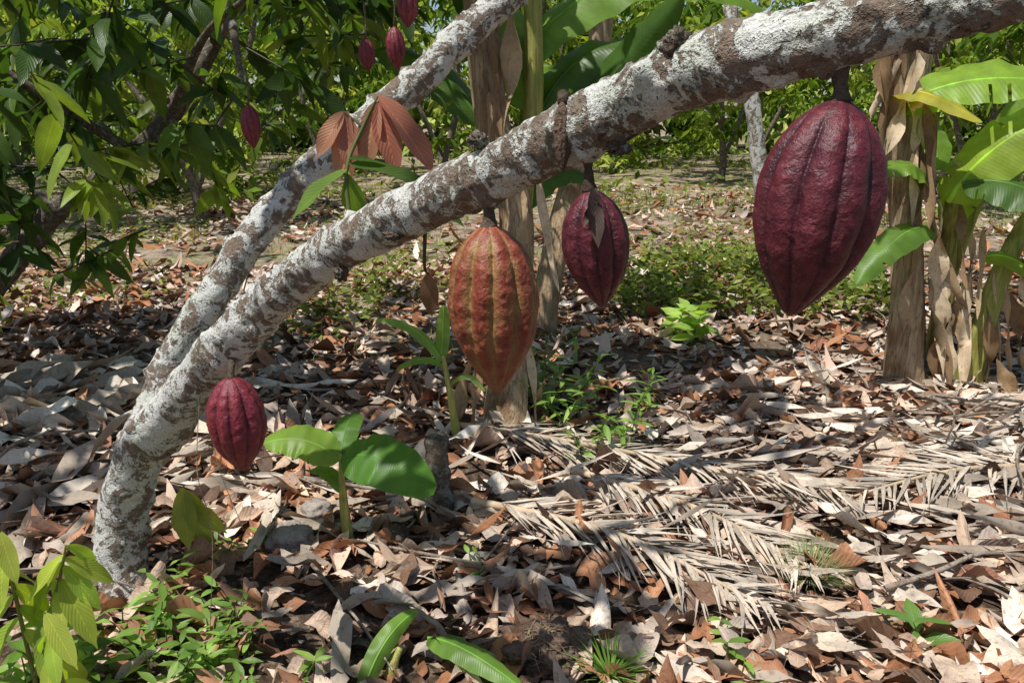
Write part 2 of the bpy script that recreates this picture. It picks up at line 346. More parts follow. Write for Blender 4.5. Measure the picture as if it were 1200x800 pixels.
tuft('grass_tuft',.27,1.86,.08,110,.13,[(.22,.36,.07),(.16,.3,.06)],52,.007)
tuft('grass_tuft',-2.05,5.0,.2,150,.2,[(.22,.30,.08)],53,.006)
def herb(name,x,y,h,nst,L,cols,seed,spread=.1,asp=.42,mat=None,droop=.25,lean=.3):
    r=RS(seed); parts=[]
    for s in range(nst):
        bx=x+r.normal()*spread;by=y+r.normal()*spread; z0=float(H(bx,by)); hh=h*(.6+.5*r.rand()); lx,ly=r.normal()*lean*hh,r.normal()*lean*hh
        P=np.array([[bx,by,z0-.01],[bx+lx*.3,by+ly*.3,z0+hh*.5],[bx+lx,by+ly,z0+hh]])
        parts.append(tube_c(P,[.003,.0025,.0015],(.14,.19,.05)))
        k=max(3,int(hh/.035)); tt=np.linspace(.3,1,k); Q=catmull(P,10); q=Q[(tt*(len(Q)-1)).astype(int)]
        q=np.repeat(q,2,0); n=len(q); a=np.repeat(np.arange(k)*1.57+r.rand()*6,2)+np.tile([0,math.pi],k)+r.normal(size=n)*.3
        d=np.stack([np.cos(a),np.sin(a),.35+.3*r.normal(size=n)],1)
        c=np.array(cols)[r.choice(len(cols),n)]*(.75+.5*r.rand(n,1)); LL=L*(.6+.5*r.rand(n))
        parts.append(leaves(q,d,np.c_[r.normal(size=(n,2))*.2,np.ones(n)],LL,LL*asp,droop,.25,c,5,'cacao',.08,r))
    V,F,C,U=merge(parts); return mesh_obj(name,V,F,mat or M_leaf,C,U)
GB=[(.20,.34,.07),(.26,.40,.09),(.14,.26,.05)]
herb('weed_clump',-.95,1.88,.15,30,.075,GB,61,.11,.34)
herb('weed_clump',-.72,1.78,.12,12,.06,GB,62,.08,.34)
herb('weed_clump',-1.2,1.75,.15,12,.085,GB,67,.1,.4)
herb('cacao_seedling',1.2,2.0,.14,1,.11,[(.14,.26,.06)],63,.0,.45)
herb('weed_clump',.60,1.87,.10,4,.06,GB,64,.05,.45)
herb('fern_weed',.28,3.75,.34,14,.12,GB,65,.15,.22,None,.35,.6)
herb('weed_clump',.42,3.35,.2,5,.10,GB,69,.08,.3)
herb('weed_clump',-.16,2.35,.08,4,.05,GB,66,.03,.4)
herb('broadleaf_weed',1.15,5.1,.22,3,.18,[(.34,.48,.11)],68,.08,.6)
herb('weed_clump',-.95,2.45,.10,8,.05,GB,70,.08,.35)
# ------------------------------------------------------------ main cacao tree
KN=[((.178,.95,1.57),.020,.010),((-.05,1.226,1.459),.016,.006),((-.326,1.5,1.205),.02,.010),((.131,1.006,1.450),.014,.009),((-.033,1.175,1.375),.018,.011),((.098,1.03,1.452),.016,.010),((.31,.82,1.54),.014,.008),((-.67,1.83,.90),.03,.012),((-.80,1.97,.86),.05,.010),((-1.03,2.12,.62),.07,.015),((.24,.87,1.53),.010,.005),((-.20,1.34,1.29),.014,.008),((-.45,1.64,1.20),.018,.009),((.03,1.10,1.42),.010,.006)]
def bark_fn(C,ring,r,tt,ang):
    out=np.empty(len(ring))
    for i,d in enumerate(ring):
        p=Vector(C+d*r)
        nn=noise.noise(p*30)
        v=r*(1+.14*noise.noise(p*8)+.08*noise.noise(p*17))+.0035*noise.noise(p*60)+.0016*noise.noise(p*140)+.035*max(0,nn-.36)
        for k,rk,am in KN:
            dd=(p-Vector(k)).length_squared/(rk*rk)
            if dd<6: v+=am*math.exp(-dd)*(.8+.9*noise.noise(p*90))
        out[i]=v
    return out
A=[(-1.18,2.26,.44),(-1.06,2.17,.58),(-.908,2.068,.731),(-.689,1.874,.959),(-.506,1.713,1.123),(-.332,1.54,1.246),(-.139,1.312,1.356),(0,1.156,1.431),(.107,1.037,1.487),(.193,.948,1.538),(.264,.87,1.560),(.326,.811,1.575),(.386,.774,1.590),(.437,.736,1.602),(.6,.65,1.66),(.85,.55,1.85),(1.1,.5,2.2),(1.3,.45,2.7)]
Ar=[.05,.070,.068,.058,.049,.045,.042,.039,.038,.038,.037,.034,.032,.031,.03,.028,.022,.012]
T=[(-1.25,2.23,-.08),(-1.248,2.231,0),(-1.251,2.268,.163),(-1.211,2.268,.343),(-1.13,2.235,.50),(-1.08,2.26,.62),(-1.024,2.311,.779),(-.9,2.345,.97),(-.746,2.404,1.176),(-.604,2.449,1.329),(-.437,2.488,1.465),(-.283,2.523,1.589),(-.141,2.563,1.725),(0,2.598,1.848),(.206,2.655,2.046),(.5,2.7,2.5),(.7,2.8,3.1)]
Tr=[.11,.092,.076,.074,.074,.062,.052,.050,.049,.048,.047,.048,.050,.050,.048,.035,.015]
V,F=merge([tube(A,Ar,44,22,bark_fn),tube(T,Tr,40,16,bark_fn)])
trunk=mesh_obj('trunk',V,F,M_bark)
tree_parts=[trunk]
def stub_fn(C,ring,r,tt,ang): return np.array([r*(1+.35*noise.noise(Vector(C+d*r)*70)+.2*noise.noise(Vector(C+d*r)*160)) for d in ring])
def lump_geo(c,rad,seed,sc=(1,1,.7),amp=.25,fr=2.2,res=40):
    u=np.linspace(0,math.pi,res);v=np.arange(res*2)/(res*2)*2*math.pi;V=[]
    for a in u:
        for b in v:
            d=Vector((math.sin(a)*math.cos(b),math.sin(a)*math.sin(b),math.cos(a)))
            rr=rad*(1+amp*noise.noise(d*fr+Vector((seed,)*3))+amp*.35*noise.noise(d*fr*4+Vector((seed,)*3)))
            V.append((c[0]+d.x*rr*sc[0],c[1]+d.y*rr*sc[1],c[2]+d.z*rr*sc[2]))
    k=res*2;F=[]
    for i in range(res-1):
        for j in range(k): F.append([i*k+j,(i+1)*k+j,(i+1)*k+(j+1)%k,i*k+(j+1)%k])
    return np.array(V),np.array(F)
def lump(name,*a,mat=None,**k):
    V,F=lump_geo(*a,**k); return mesh_obj(name,V,F,mat)
V,F=merge([tube([(.188,.955,1.548),(.181,.930,1.566),(.178,.918,1.574)],[.025,.020,.014],20,6,stub_fn),lump_geo((.179,.918,1.572),.013,8,(1,.7,1),.7,3,24),
  tube([(-.05,1.20,1.45),(-.055,1.20,1.466),(-.058,1.20,1.470)],[.016,.011,.006],12,4,stub_fn),lump_geo((-.048,1.17,1.460),.011,9,(1.2,.8,.8),.7,3,22),
  lump_geo((-.325,1.495,1.207),.013,10,(1,1,1.2),.7,3,22),lump_geo((.131,1.0,1.456),.010,11,(1.5,1,.7),.7,3,22),lump_geo((-.20,1.33,1.30),.010,12,(1.5,1,.7),.7,3,20),lump_geo((.155,.965,1.50),.007,13,(1.5,1,.7),.7,3,20)])
tree_parts.append(mesh_obj('knots',V,F,M_bark2))
PROF=np.array([[0,.05],[.015,.18],[.05,.38],[.12,.64],[.22,.86],[.34,.97],[.45,1],[.58,.955],[.7,.83],[.8,.64],[.89,.40],[.95,.23],[.985,.12],[1,.02]])
def pod(name,top,bot,rad,mat,seed,bend=.0,nu=130,nt=200,wart=.030,dep=.15):
    top=np.array(top,float);bot=np.array(bot,float);ax=bot-top;L=np.linalg.norm(ax);ax/=L
    u=np.linspace(0,1,nu)
    u=.5-.5*np.cos(u*math.pi)*(.6)-.5*(1-2*u)*.4
    R=np.interp(u,PROF[:,0],PROF[:,1])
    kk=np.ones(5)/5; R=np.convolve(np.pad(R,2,mode='edge'),kk,'valid'); R[0]=.03;R[-1]=.015
    e1=np.cross(ax,[0,1,.1]);e1/=np.linalg.norm(e1);e2=np.cross(ax,e1)
    th=np.arange(nt)/nt*2*math.pi; V=[];U=[]; sf=.07/rad
    for i,(uu,rr) in enumerate(zip(u,R)):
        tw=th+.10*math.sin(uu*3+seed)+.35
        g1=np.abs(np.sin(5*tw)); g2=.5+.5*np.cos(5*tw)
        depth=dep*min(1,uu*6)*(1-.15*uu)
        ctr=top+ax*L*uu+e1*bend*math.sin(uu*math.pi)
        for j in range(nt):
            d=math.cos(th[j])*e1+math.sin(th[j])*e2
            q=Vector(ctr+d*rr*rad)+Vector((seed,seed,seed))
            g=g1[j]
            n5=noise.noise(q*28*sf)
            gg=min(1,max(0,g+.18*n5))
            prof=1-depth+depth*(gg**.6)-.05*g2[j]*min(1,uu*5)
            w=wart*(noise.noise(q*60*sf)*.8+abs(noise.noise(q*120*sf))*.7+.3*noise.noise(q*230*sf))+.05*noise.noise(q*11*sf)
            V.append(ctr+d*rad*rr*(prof+w)); U.append((1-gg**.8,uu,0))
    a=np.arange(nt);b=(a+1)%nt;F=[]
    for i in range(nu-1): F.append(np.stack([i*nt+a,(i+1)*nt+a,(i+1)*nt+b,i*nt+b],1))
    return mesh_obj(name,V,np.vstack(F),mat,None,U)
P1=pod('cacao_pod',(-.665,1.785,.900),(-.655,1.785,.655),.070,M_podR,1)
P2=pod('cacao_pod_ripe',(-.034,1.172,1.342),(-.022,1.172,1.079),.070,M_podO,2,wart=.040,dep=.17)
P3=pod('cacao_pod',(.100,1.03,1.405),(.120,1.03,1.250),.044,M_podD,3,wart=.018)
P4=pod('cacao_pod',(.323,.815,1.512),(.292,.815,1.293),.064,M_podD,4,wart=.018,dep=.13)
ps=[((-.927,2.92,1.522),(-.92,2.92,1.372),.036),((-.385,2.783,1.766),(-.38,2.783,1.63),.032),((-.516,2.986,1.747),(-.51,2.986,1.635),.03),((-.314,2.602,1.86),(-.318,2.602,1.745),.034)]
small=[pod('cacao_pod',a,b,rr,M_podR,5+i,nu=50,nt=70) for i,(a,b,rr) in enumerate(ps)]
dry=pod('shrivelled_pod',(.062,1.03,1.512),(.064,1.022,1.425),.0115,M_husk,9,nu=60,nt=60,wart=.15)
stems=[tube([(-.668,1.82,.94),(-.664,1.79,.915),(-.665,1.785,.895)],[.012,.007,.011],10,4,stub_fn),
 tube([(-.033,1.18,1.395),(-.034,1.174,1.36),(-.034,1.172,1.335)],[.016,.008,.013],12,5,stub_fn),
 tube([(.096,1.04,1.465),(.097,1.032,1.43),(.100,1.03,1.40)],[.013,.006,.010],12,5,stub_fn),
 tube([(.317,.82,1.55),(.321,.817,1.525),(.323,.815,1.508)],[.012,.007,.012],12,5,stub_fn),
 tube([(.064,1.05,1.52),(.062,1.03,1.51)],[.008,.006],8,3,stub_fn)]
V,F=merge(stems); st=mesh_obj('pod_stems',V,F,M_stem)
Vw=leaves([(.098,.985,1.412),(.103,.99,1.41)],[(.12,-.04,-1),(-.35,-.1,-1)],[(0,-1,0),(.3,-1,0)],[.075,.05],[.024,.014],[-.05,-.1],[.5,.6],[(.09,.06,.05),(.12,.08,.06)],6,'cacao',.4)
wl=mesh_obj('withered_leaf',Vw[0],Vw[1],M_dry,Vw[2],Vw[3])
tree_parts+=[P1,P2,P3,P4,dry,st,wl]
sh=[tube_c([(-.314,1.56,1.27),(-.329,1.61,1.386),(-.30,1.66,1.47),(-.27,1.68,1.53)],[.005,.0045,.004,.002],(.17,.19,.06)),
    tube_c([(-.30,1.66,1.47),(-.34,1.67,1.50)],[.003,.002],(.2,.2,.08)),
    tube_c([(-.145,1.343,1.33),(-.148,1.33,1.25),(-.143,1.335,1.235)],[.004,.003,.002],(.14,.09,.05)),
    tube_c([(-.60,1.80,1.02),(-.62,1.80,1.09),(-.61,1.80,1.13)],[.003,.002,.002],(.14,.16,.06))]
RY=(.42,.17,.11)
red=[((-.27,1.68,1.53),(.55,-.25,-.62),(.5,-.5,.6),.20,.075,.12,RY),
     ((-.27,1.68,1.52),(.25,-.3,-.9),(.2,-1,.1),.16,.06,.1,(.38,.14,.09)),
     ((-.275,1.68,1.52),(-.15,-.25,-.85),(-.1,-1,.2),.15,.055,.1,(.46,.22,.13)),
     ((-.33,1.67,1.50),(-.2,-.1,-.95),(-.2,-1,.1),.14,.05,.05,(.50,.25,.15)),
     ((-.335,1.67,1.50),(.08,-.2,-.95),(.1,-1,.1),.13,.05,.05,(.42,.18,.12)),
     ((-.34,1.67,1.50),(-.5,-.2,-.8),(-.2,-1,.3),.11,.045,.05,(.48,.24,.14)),
     ((-.143,1.335,1.237),(.05,0,-1),(0,-1,.1),.08,.035,.1,(.24,.14,.08))]
ry=leaves([a[0] for a in red],[a[1] for a in red],[a[2] for a in red],[a[3] for a in red],[a[4] for a in red],[a[5] for a in red],.35,[a[6] for a in red],12,'cacao',.08)
o1=mesh_obj('young_red_leaves',ry[0],ry[1],M_young,ry[2],ry[3])
gl=[((-.32,1.6,1.40),(.75,.1,-.12),(.0,-.5,1),.17,.055,.15,(.07,.13,.03)),((-.32,1.6,1.41),(.5,.4,-.1),(0,-.4,1),.15,.05,.1,(.06,.12,.03)),
    ((-.325,1.6,1.39),(-.6,-.1,-.4),(-.3,-.5,.8),.15,.055,.15,(.16,.26,.05)),((-.325,1.61,1.38),(.1,.3,-.9),(0,-1,.3),.13,.05,.1,(.14,.24,.04)),
    ((-.15,1.36,1.36),(.5,.3,-.35),(.2,-.6,.7),.1,.035,.1,(.12,.2,.04))]
gy_=leaves([a[0] for a in gl],[a[1] for a in gl],[a[2] for a in gl],[a[3] for a in gl],[a[4] for a in gl],[a[5] for a in gl],.3,[a[6] for a in gl],10,'cacao',.08)
V,F,C,U=merge(sh+[gy_]); o2=mesh_obj('green_shoots',V,F,M_leaf,C,U)
tree_parts+=[o1,o2]
def sprays(centers,nl,seed,L=(.15,.28),rad=.28,cols=None,nseg=4,down=.55,twig=True,asp=.34):
    r=RS(seed); centers=np.asarray(centers,float); m=len(centers); parts=[]
    td=rvec(m,r)*[1,1,.5]+[0,0,-.1]; td=nrmz(td)
    q=np.repeat(centers,nl,0)+np.repeat(td,nl,0)*((r.rand(m*nl,1)-.5)*2*rad); n=len(q)
    a=r.rand(n)*6.283; d=np.stack([np.cos(a),np.sin(a),-down*2*r.rand(n)],1)+np.repeat(td,nl,0)*.3
    nm=np.stack([r.normal(size=n)*.45,r.normal(size=n)*.45,np.ones(n)],1)
    LL=L[0]+(L[1]-L[0])*r.rand(n); cl=np.array(cols)[np.repeat(r.choice(len(cols),m),nl)]*(.6+.7*r.rand(n,1))
    parts.append(leaves(q+d*0,d,nm,LL,LL*asp*(.85+.3*r.rand(n)),.12+.3*r.rand(n),.15+.3*r.rand(n),cl,nseg,'cacao',.06,r))
    if twig:
        for c,dv in zip(centers,td):
            parts.append(tube_c([c-dv*rad,c,c+dv*rad],[.006,.005,.003],(.10,.08,.05),4,1))
    return merge(parts)
CG=[(.055,.11,.02),(.09,.155,.03),(.045,.09,.018),(.14,.22,.035),(.22,.30,.05)]
SX,SY=.34,.24
# crown of the tree: clumps with sun gaps; (gx,gy) is where a clump's shade falls
OPEN=[(.74,1.30,.38),(.34,1.62,.38),(-1.1,2.35,.40),(-.5,2.15,.34),(.12,2.85,.34),(1.0,1.15,.35),(-1.1,1.8,.35),(-.6,2.75,.3),(-1.0,1.3,.35)]
DARK=[(.3,2.45,.50,.27),(-1.2,4.7,1.3,.45),(-2.8,4.9,1.2,.6),(.2,4.8,.8,.42),(1.6,6.6,1.1,.6),(-.4,1.95,.45,.17),(1.3,4.0,.45,.25),(-2.1,3.1,.35,.32),(3.3,5.5,.7,.5),(1.9,2.0,.25,.2)]
r=RS(90); cs=[]; cs2=[]; tries=0
while len(cs)<250 and tries<60000:
    tries+=1
    x=-7+13*r.rand(); y=-2.5+12*r.rand(); z=2.8+2.0*r.rand()
    if z<1.5+.16*max(y,0)+.75: continue
    gx=x+SX*z; gy2=y+SY*z
    m=.8*math.sin(gx*1.7+.4)+.8*math.cos(gy2*1.9-gx*.6)+.8*math.sin(gx*3.6+gy2*2.7)-.55
    if gy2>7.4: m-=1.2
    if gx>.2 and gy2<4.4: m-=.8
    for (a,b,c_,d_) in DARK:
        if ((gx-a)/c_)**2+((gy2-b)/d_)**2<1: m=1.5
    if any((gx-a)**2+(gy2-b)**2<q*q for a,b,q in OPEN): continue
    if m+r.normal()*.35>.3: cs.append((x,y,z))
    elif len(cs2)<95 and gy2<7: cs2.append((x,y,z))
V,F,C,U=merge([sprays(cs,16,91,(.16,.3),.26,CG,3),sprays(cs2,6,92,(.14,.24),.30,CG,5)])
ov=mesh_obj('crown_foliage',V,F,M_far,C,U)
bp=[]
for tip,base in [((-1.5,1.0,3.3),(.7,2.8,3.1)),((.3,4.5,3.4),(.7,2.8,3.1)),((2.2,3.2,3.6),(.7,2.8,3.1)),((2.8,1.2,3.4),(1.3,.45,2.7)),((.5,-.8,3.3),(1.3,.45,2.7)),((-1.2,6.0,3.5),(.3,4.5,3.4)),((-3.5,2.0,3.5),(-1.5,1.0,3.3))]:
    b=np.array(base);tp=np.array(tip);mid=(b+tp)/2+[0,.1,.25]
    bp.append(tube([b-(tp-b)*.02,mid,tp],[.022,.016,.006],8,5))
V,F=merge(bp); tree_parts+=[ov,mesh_obj('crown_branches',V,F,M_bark2)]
group('cacao_tree',tree_parts,(-1.25,2.23,0))
# ------------------------------------------------------------ left cacao tree
r=RS(77); cs=[]
while len(cs)<205:
    X=-4.2+4.1*r.rand(); Y=3.0+2.6*r.rand(); zmin=.50+.70*(X+2.5)
    if X<-2.5: zmin=.45+.1*(-2.5-X)
    Z=zmin+.12+(2.9-zmin)*r.rand()**1.1
    if X>-1.0 and Z<1.75: continue
    if Z>2.9: continue
    if noise.noise(Vector((X*1.3,Y*1.3,Z*1.3)))<-.25: continue
    cs.append((X,Y,Z))
V,F,C,U=sprays(cs,13,78,(.14,.27),.26,CG,6)
lf=mesh_obj('foliage',V,F,M_leaf,C,U)
B2=[tube([(-3.05,4.1,-.05),(-2.9,4.1,.4),(-2.565,4.17,.81),(-2.385,4.23,1.007),(-2.18,4.27,1.135),(-1.8,4.4,1.5),(-1.5,4.6,2.1),(-1.3,4.7,3.0)],[.08,.07,.062,.058,.055,.05,.04,.02],14,6,stub_fn)]
for b,tp in [((-2.0,4.3,1.3),(-3.2,3.6,2.1)),((-1.8,4.4,1.5),(-.9,3.0,1.9)),((-1.6,4.5,1.9),(-.2,3.6,2.3)),((-2.4,4.2,1.0),(-3.4,4.9,1.6)),((-.9,3.0,1.9),(-.3,2.75,1.95)),((-1.1,3.3,1.8),(-.95,2.95,1.6))]:
    b=np.array(b);tp=np.array(tp); B2.append(tube([b,(b+tp)/2+[0,0,.1],tp],[.03,.018,.007],8,6))
for (a,b,rr) in ps:
    a=np.array(a); B2.append(tube([a+[0,0,.12],a+[.004,0,.05],a],[.005,.003,.005],6,3))
V,F=merge(B2)
group('cacao_tree',[mesh_obj('trunk',V,F,M_bark2),lf]+small,(-3.05,4.1,0))
# ------------------------------------------------------------ banana leaves
def banana_leaf(p0,p1,p2,width,color,seed,fold=.25,nu=60,up=(0,0,1),splits=5,midw=.010):
    r=RS(seed); p0,p1,p2=[np.array(p,float) for p in (p0,p1,p2)]
    t_=np.linspace(0,1,nu)[:,None]; P=(1-t_)**2*p0+2*t_*(1-t_)*p1+t_**2*p2; T=nrmz(np.gradient(P,axis=0))
    S=nrmz(np.cross(np.array(up,float)[None],T)); N=np.cross(T,S)
    x=t_[:,0]; w=width*.5*np.clip(np.sin(np.pi*np.clip(x,0,1)**.8),0,1)**.42; w[0]=w[-1]=.002
    la=np.linspace(-1,1,9); V=[];U=[]
    wav=.03*np.sin(x*17+seed)+.02*np.sin(x*41+seed*2)
    for i in range(nu):
        for s in la:
            V.append(P[i]+S[i]*w[i]*s*math.cos(fold)+N[i]*(-abs(s)**1.4*w[i]*math.sin(fold)*1.0+ wav[i]*w[i]*3*abs(s)*(1 if s>0 else -.7)))
            U.append((x[i],s,.5))
    V=np.array(V);k=9;F=[]
    sp={}
    for _ in range(splits): sp[(int(r.randint(4,nu-4)),int(r.randint(2)))]=int(r.randint(1,4))
    for i in range(nu-1):
        for j in range(8):
            hs=1 if j>=4 else 0; dp=sp.get((i,hs),0)
            if dp and (j>=8-dp if hs else j<dp): continue
            F.append([i*k+j,i*k+j+1,(i+1)*k+j+1,(i+1)*k+j])
    C=np.tile(np.array(color),(len(V),1))
    mv=tube_c(P[::4]-N[::4]*midw*.4,np.linspace(midw,.002,len(P[::4])),tuple(np.array(color)*1.7),6,2)
    return merge([(V,np.array(F),C,np.array(U)),mv])
def bl(name,specs):
    V,F,C,U=merge([banana_leaf(*s) for s in specs]); return mesh_obj(name,V,F,M_banana,C,U)
BG=(.19,.32,.05);BY=(.34,.45,.06);BD=(.08,.16,.03)
g1=bl('leaves',[((-.60,2.56,.33),(-.72,2.58,.44),(-.87,2.58,.385),.15,(.22,.36,.055),1,.15,60,(0,-.55,1),0,.004),
  ((-.595,2.55,.34),(-.45,2.46,.44),(-.26,2.40,.28),.20,(.10,.24,.035),2,.2,60,(-.1,-.75,1),0,.004),
  ((-.60,2.58,.34),(-.60,2.66,.46),(-.57,2.78,.42),.10,(.11,.23,.04),3,.2,50,(0,-.4,1),0,.003),
  ((-.60,2.57,.2),(-.66,2.62,.30),(-.74,2.66,.24),.06,(.14,.24,.05),4,.2,50,(0,-.4,1),0,.003)])
V,F=tube([(-.59,2.57,-.02),(-.60,2.57,.15),(-.60,2.565,.35)],[.022,.016,.006],12,8)
group('banana_sapling',[g1,mesh_obj('stem',V,F,M_pseudog)],(-.6,2.57,0))
g2=bl('leaves',[((-.31,3.42,.42),(-.42,3.42,.62),(-.60,3.4,.62),.07,(.26,.42,.09),5,.3,50,(0,-.4,1),0,.004),((-.32,3.42,.42),(-.31,3.44,.55),(-.30,3.42,.68),.07,(.26,.4,.09),6,.4,50,(0,-1,.1),0,.004),
  ((-.31,3.42,.40),(-.40,3.4,.48),(-.50,3.3,.42),.055,(.2,.34,.06),7,.3,50,(0,-.4,1),0,.004),((-.29,3.42,.3),(-.2,3.4,.42),(-.12,3.35,.3),.04,(.26,.34,.1),8,.3,50,(0,-.4,1),0,.004)])
V,F=tube([(-.25,3.42,-.02),(-.27,3.42,.18),(-.31,3.42,.45)],[.024,.018,.009],12,8)
group('banana_sapling',[g2,mesh_obj('stem',V,F,M_pseudog)],(-.26,3.42,0))
g3=bl('leaves',[((-.40,1.78,.0),(-.36,1.86,.14),(-.27,1.98,.13),.07,(.2,.35,.06),9,.5,50,(.3,-.6,.6),0,.004),((-.24,1.95,.06),(-.14,1.86,.12),(.03,1.76,.04),.09,(.18,.33,.055),10,.4,50,(.2,-.4,1),0,.004)])
V,F=tube([(-.33,1.86,-.03),(-.33,1.87,.03),(-.31,1.89,.07)],[.02,.016,.008],10,5)
group('banana_sapling',[g3,mesh_obj('stem',V,F,M_pseudog)],(-.33,1.86,0))
def stalk_fn(C,ring,r,tt,ang):
    return np.array([r*(1+.10*math.sin(3*a+C[2]*2)+.09*noise.noise(Vector((math.cos(a)*2,math.sin(a)*2,C[2]*3)))+.16*abs(noise.noise(Vector((math.cos(a)*2.5,math.sin(a)*2.5+5,C[2]*1.5))))) for a in ang])
def pseudo(name,pts,rad,mat=None,seed=0):
    V,F=tube(pts,rad,48,14,stalk_fn); return mesh_obj(name,V,F,mat or M_pseudo)
def sheath(pts_list,seed,wid=.05,cols=((.66,.52,.36),(.46,.33,.20),(.28,.18,.10)),nk=3):
    r=RS(seed); P_=[];Q_=[]
    for a,b in pts_list:
        for k in range(nk):
            o_=r.normal(size=3)*[.035,.02,.1]; P_.append(np.array(a)+o_); Q_.append(np.array(b)+o_+r.normal(size=3)*[.03,.02,.05])
    p=np.array(P_);q=np.array(Q_); n=len(p); c=np.array(cols)[r.choice(len(cols),n)]; d=q-p; L=np.linalg.norm(d,axis=1)
    V,F,C,U=leaves(p,d,np.c_[r.normal(size=n)*.5,-np.ones(n),r.normal(size=n)*.1],L,wid*(.5+r.rand(n)),r.normal(size=n)*.1,r.normal(size=n)*.8,c,12,'s',.6,r,r.normal(size=n)*.06)
    return mesh_obj('dry_sheaths',V,F,M_strip,C,U)
c1=pseudo('pseudostem',[(-.042,3.62,-.05),(-.03,3.64,.05),(0,3.75,.418),(.02,3.85,1.03),(-.10,3.95,1.466),(-.15,4.0,2.0),(-.2,4.1,3.0)],[.125,.10,.085,.075,.078,.078,.06])
c2=pseudo('young_pseudostem',[(.02,3.95,.6),(.05,3.95,1.1),(.10,3.98,1.5),(.09,4.0,2.1),(.05,4.05,3.0)],[.045,.05,.045,.04,.03],M_pseudog)
cl=bl('leaves',[((.08,4.0,1.35),(.25,4.1,1.95),(.85,4.1,1.78),.30,BD,11,.35,60,(0,-.7,1),3,.012),((-.15,4.0,1.45),(-.45,4.1,1.9),(-.75,4.0,1.75),.28,BD,12,.4,60,(0,-.6,1),4,.012),
   ((.08,4.0,1.5),(.0,4.2,2.2),(-.35,4.2,2.1),.3,BG,13,.4,60,(0,-.6,1),2,.012),((.1,4.0,1.3),(.45,4.0,1.6),(.75,3.8,2.0),.26,BD,14,.5,60,(0,-1,.6),2,.012),((.0,4.0,1.7),(.5,4.3,2.4),(1.3,4.4,2.0),.34,BG,15,.4,60,(0,-.5,1),3,.012),((0,4.0,1.0),(.2,4.1,1.35),(.42,4.1,1.15),.2,BD,16,.4,50,(0,-.6,1),2,.01)])
s1=sheath([((-.1,3.86,1.9),(-.08,3.85,1.2)),((.03,3.76,1.2),(.05,3.72,.7)),((-.07,3.7,.9),(-.06,3.66,.5)),((-.2,3.92,2.1),(-.16,3.88,1.5)),((.06,3.72,.6),(.08,3.6,.12)),((-.1,3.6,.4),(-.14,3.5,.02))],101)
group('banana_plant',[c1,c2,cl,s1],(-.042,3.62,0))
c3=pseudo('pseudostem',[(.20,5.3,-.05),(.235,5.3,.3),(.39,5.4,.95),(.55,5.5,1.7),(.6,5.6,2.8)],[.10,.09,.08,.075,.06])
cl=bl('leaves',[((.55,5.5,1.6),(.9,5.5,2.1),(1.3,5.3,1.7),.34,BG,21,.4,60,(0,-.5,1),3,.014),((.5,5.45,1.5),(.3,5.3,2.0),(-.1,5.2,1.6),.34,BG,22,.4,60,(0,-.5,1),3,.014)])
group('banana_plant',[c3,cl],(.2,5.3,0))
d1=pseudo('pseudostem',[(2.21,4.24,-.05),(2.19,4.25,.15),(2.16,4.3,.744),(1.98,4.35,1.713),(1.88,4.4,2.7)],[.11,.09,.075,.065,.05])
d2=pseudo('pseudostem_2',[(2.33,4.45,-.05),(2.28,4.45,.4),(2.18,4.5,1.3),(2.16,4.5,2.0),(2.1,4.55,2.9)],[.09,.08,.07,.06,.05])
d3=pseudo('green_stalk',[(2.55,4.24,-.05),(2.57,4.22,.3),(2.66,4.2,.80),(2.85,4.15,1.3)],[.07,.06,.045,.03],M_pseudog)
d4=pseudo('green_stalk_2',[(2.42,4.3,-.05),(2.40,4.3,.5),(2.33,4.25,1.0),(2.3,4.2,1.25)],[.05,.042,.032,.02],M_pseudog)
d5=pseudo('green_stalk_3',[(2.50,4.5,-.05),(2.50,4.5,.5),(2.62,4.45,1.2)],[.05,.04,.025],M_pseudog)
dl=bl('leaves',[((2.0,4.3,1.52),(2.3,4.1,1.78),(2.95,4.0,1.55),.30,(.28,.44,.05),31,.15,60,(0,-.9,1),3,.014),
 ((2.25,4.15,1.05),(2.35,4.05,1.45),(2.95,3.9,1.62),.34,BY,32,.3,60,(-.5,-.7,.7),3,.014),
 ((2.28,4.1,1.15),(2.5,3.9,1.25),(2.85,3.7,.85),.30,BD,33,.3,60,(0,-.7,1),3,.013),
 ((2.22,4.2,.90),(2.0,4.05,1.0),(1.74,3.95,.66),.19,(.14,.26,.045),34,.3,60,(0,-.6,1),3,.010),
 ((2.2,4.2,1.1),(2.05,4.1,1.32),(1.83,4.1,1.2),.17,BG,35,.3,60,(0,-.6,1),3,.010),
 ((2.5,4.2,.75),(2.6,4.1,.85),(2.85,4.0,.55),.14,BY,36,.3,60,(0,-.6,1),2,.010),
 ((2.05,4.3,1.5),(1.9,4.2,1.72),(2.25,3.95,1.45),.16,(.46,.42,.06),37,.3,60,(0,-.6,1),2,.010),
 ((2.6,4.4,1.1),(2.7,4.3,1.7),(3.2,4.2,1.9),.35,BG,38,.3,60,(0,-.6,1),4,.014),
 ((2.3,4.4,1.2),(2.35,4.6,1.55),(2.15,4.8,1.5),.25,BG,39,.3,60,(0,-.6,1),4,.014),
 ((2.35,4.3,.9),(2.5,4.4,1.3),(2.75,4.5,1.2),.22,BY,40,.3,60,(0,-.6,1),4,.014)])
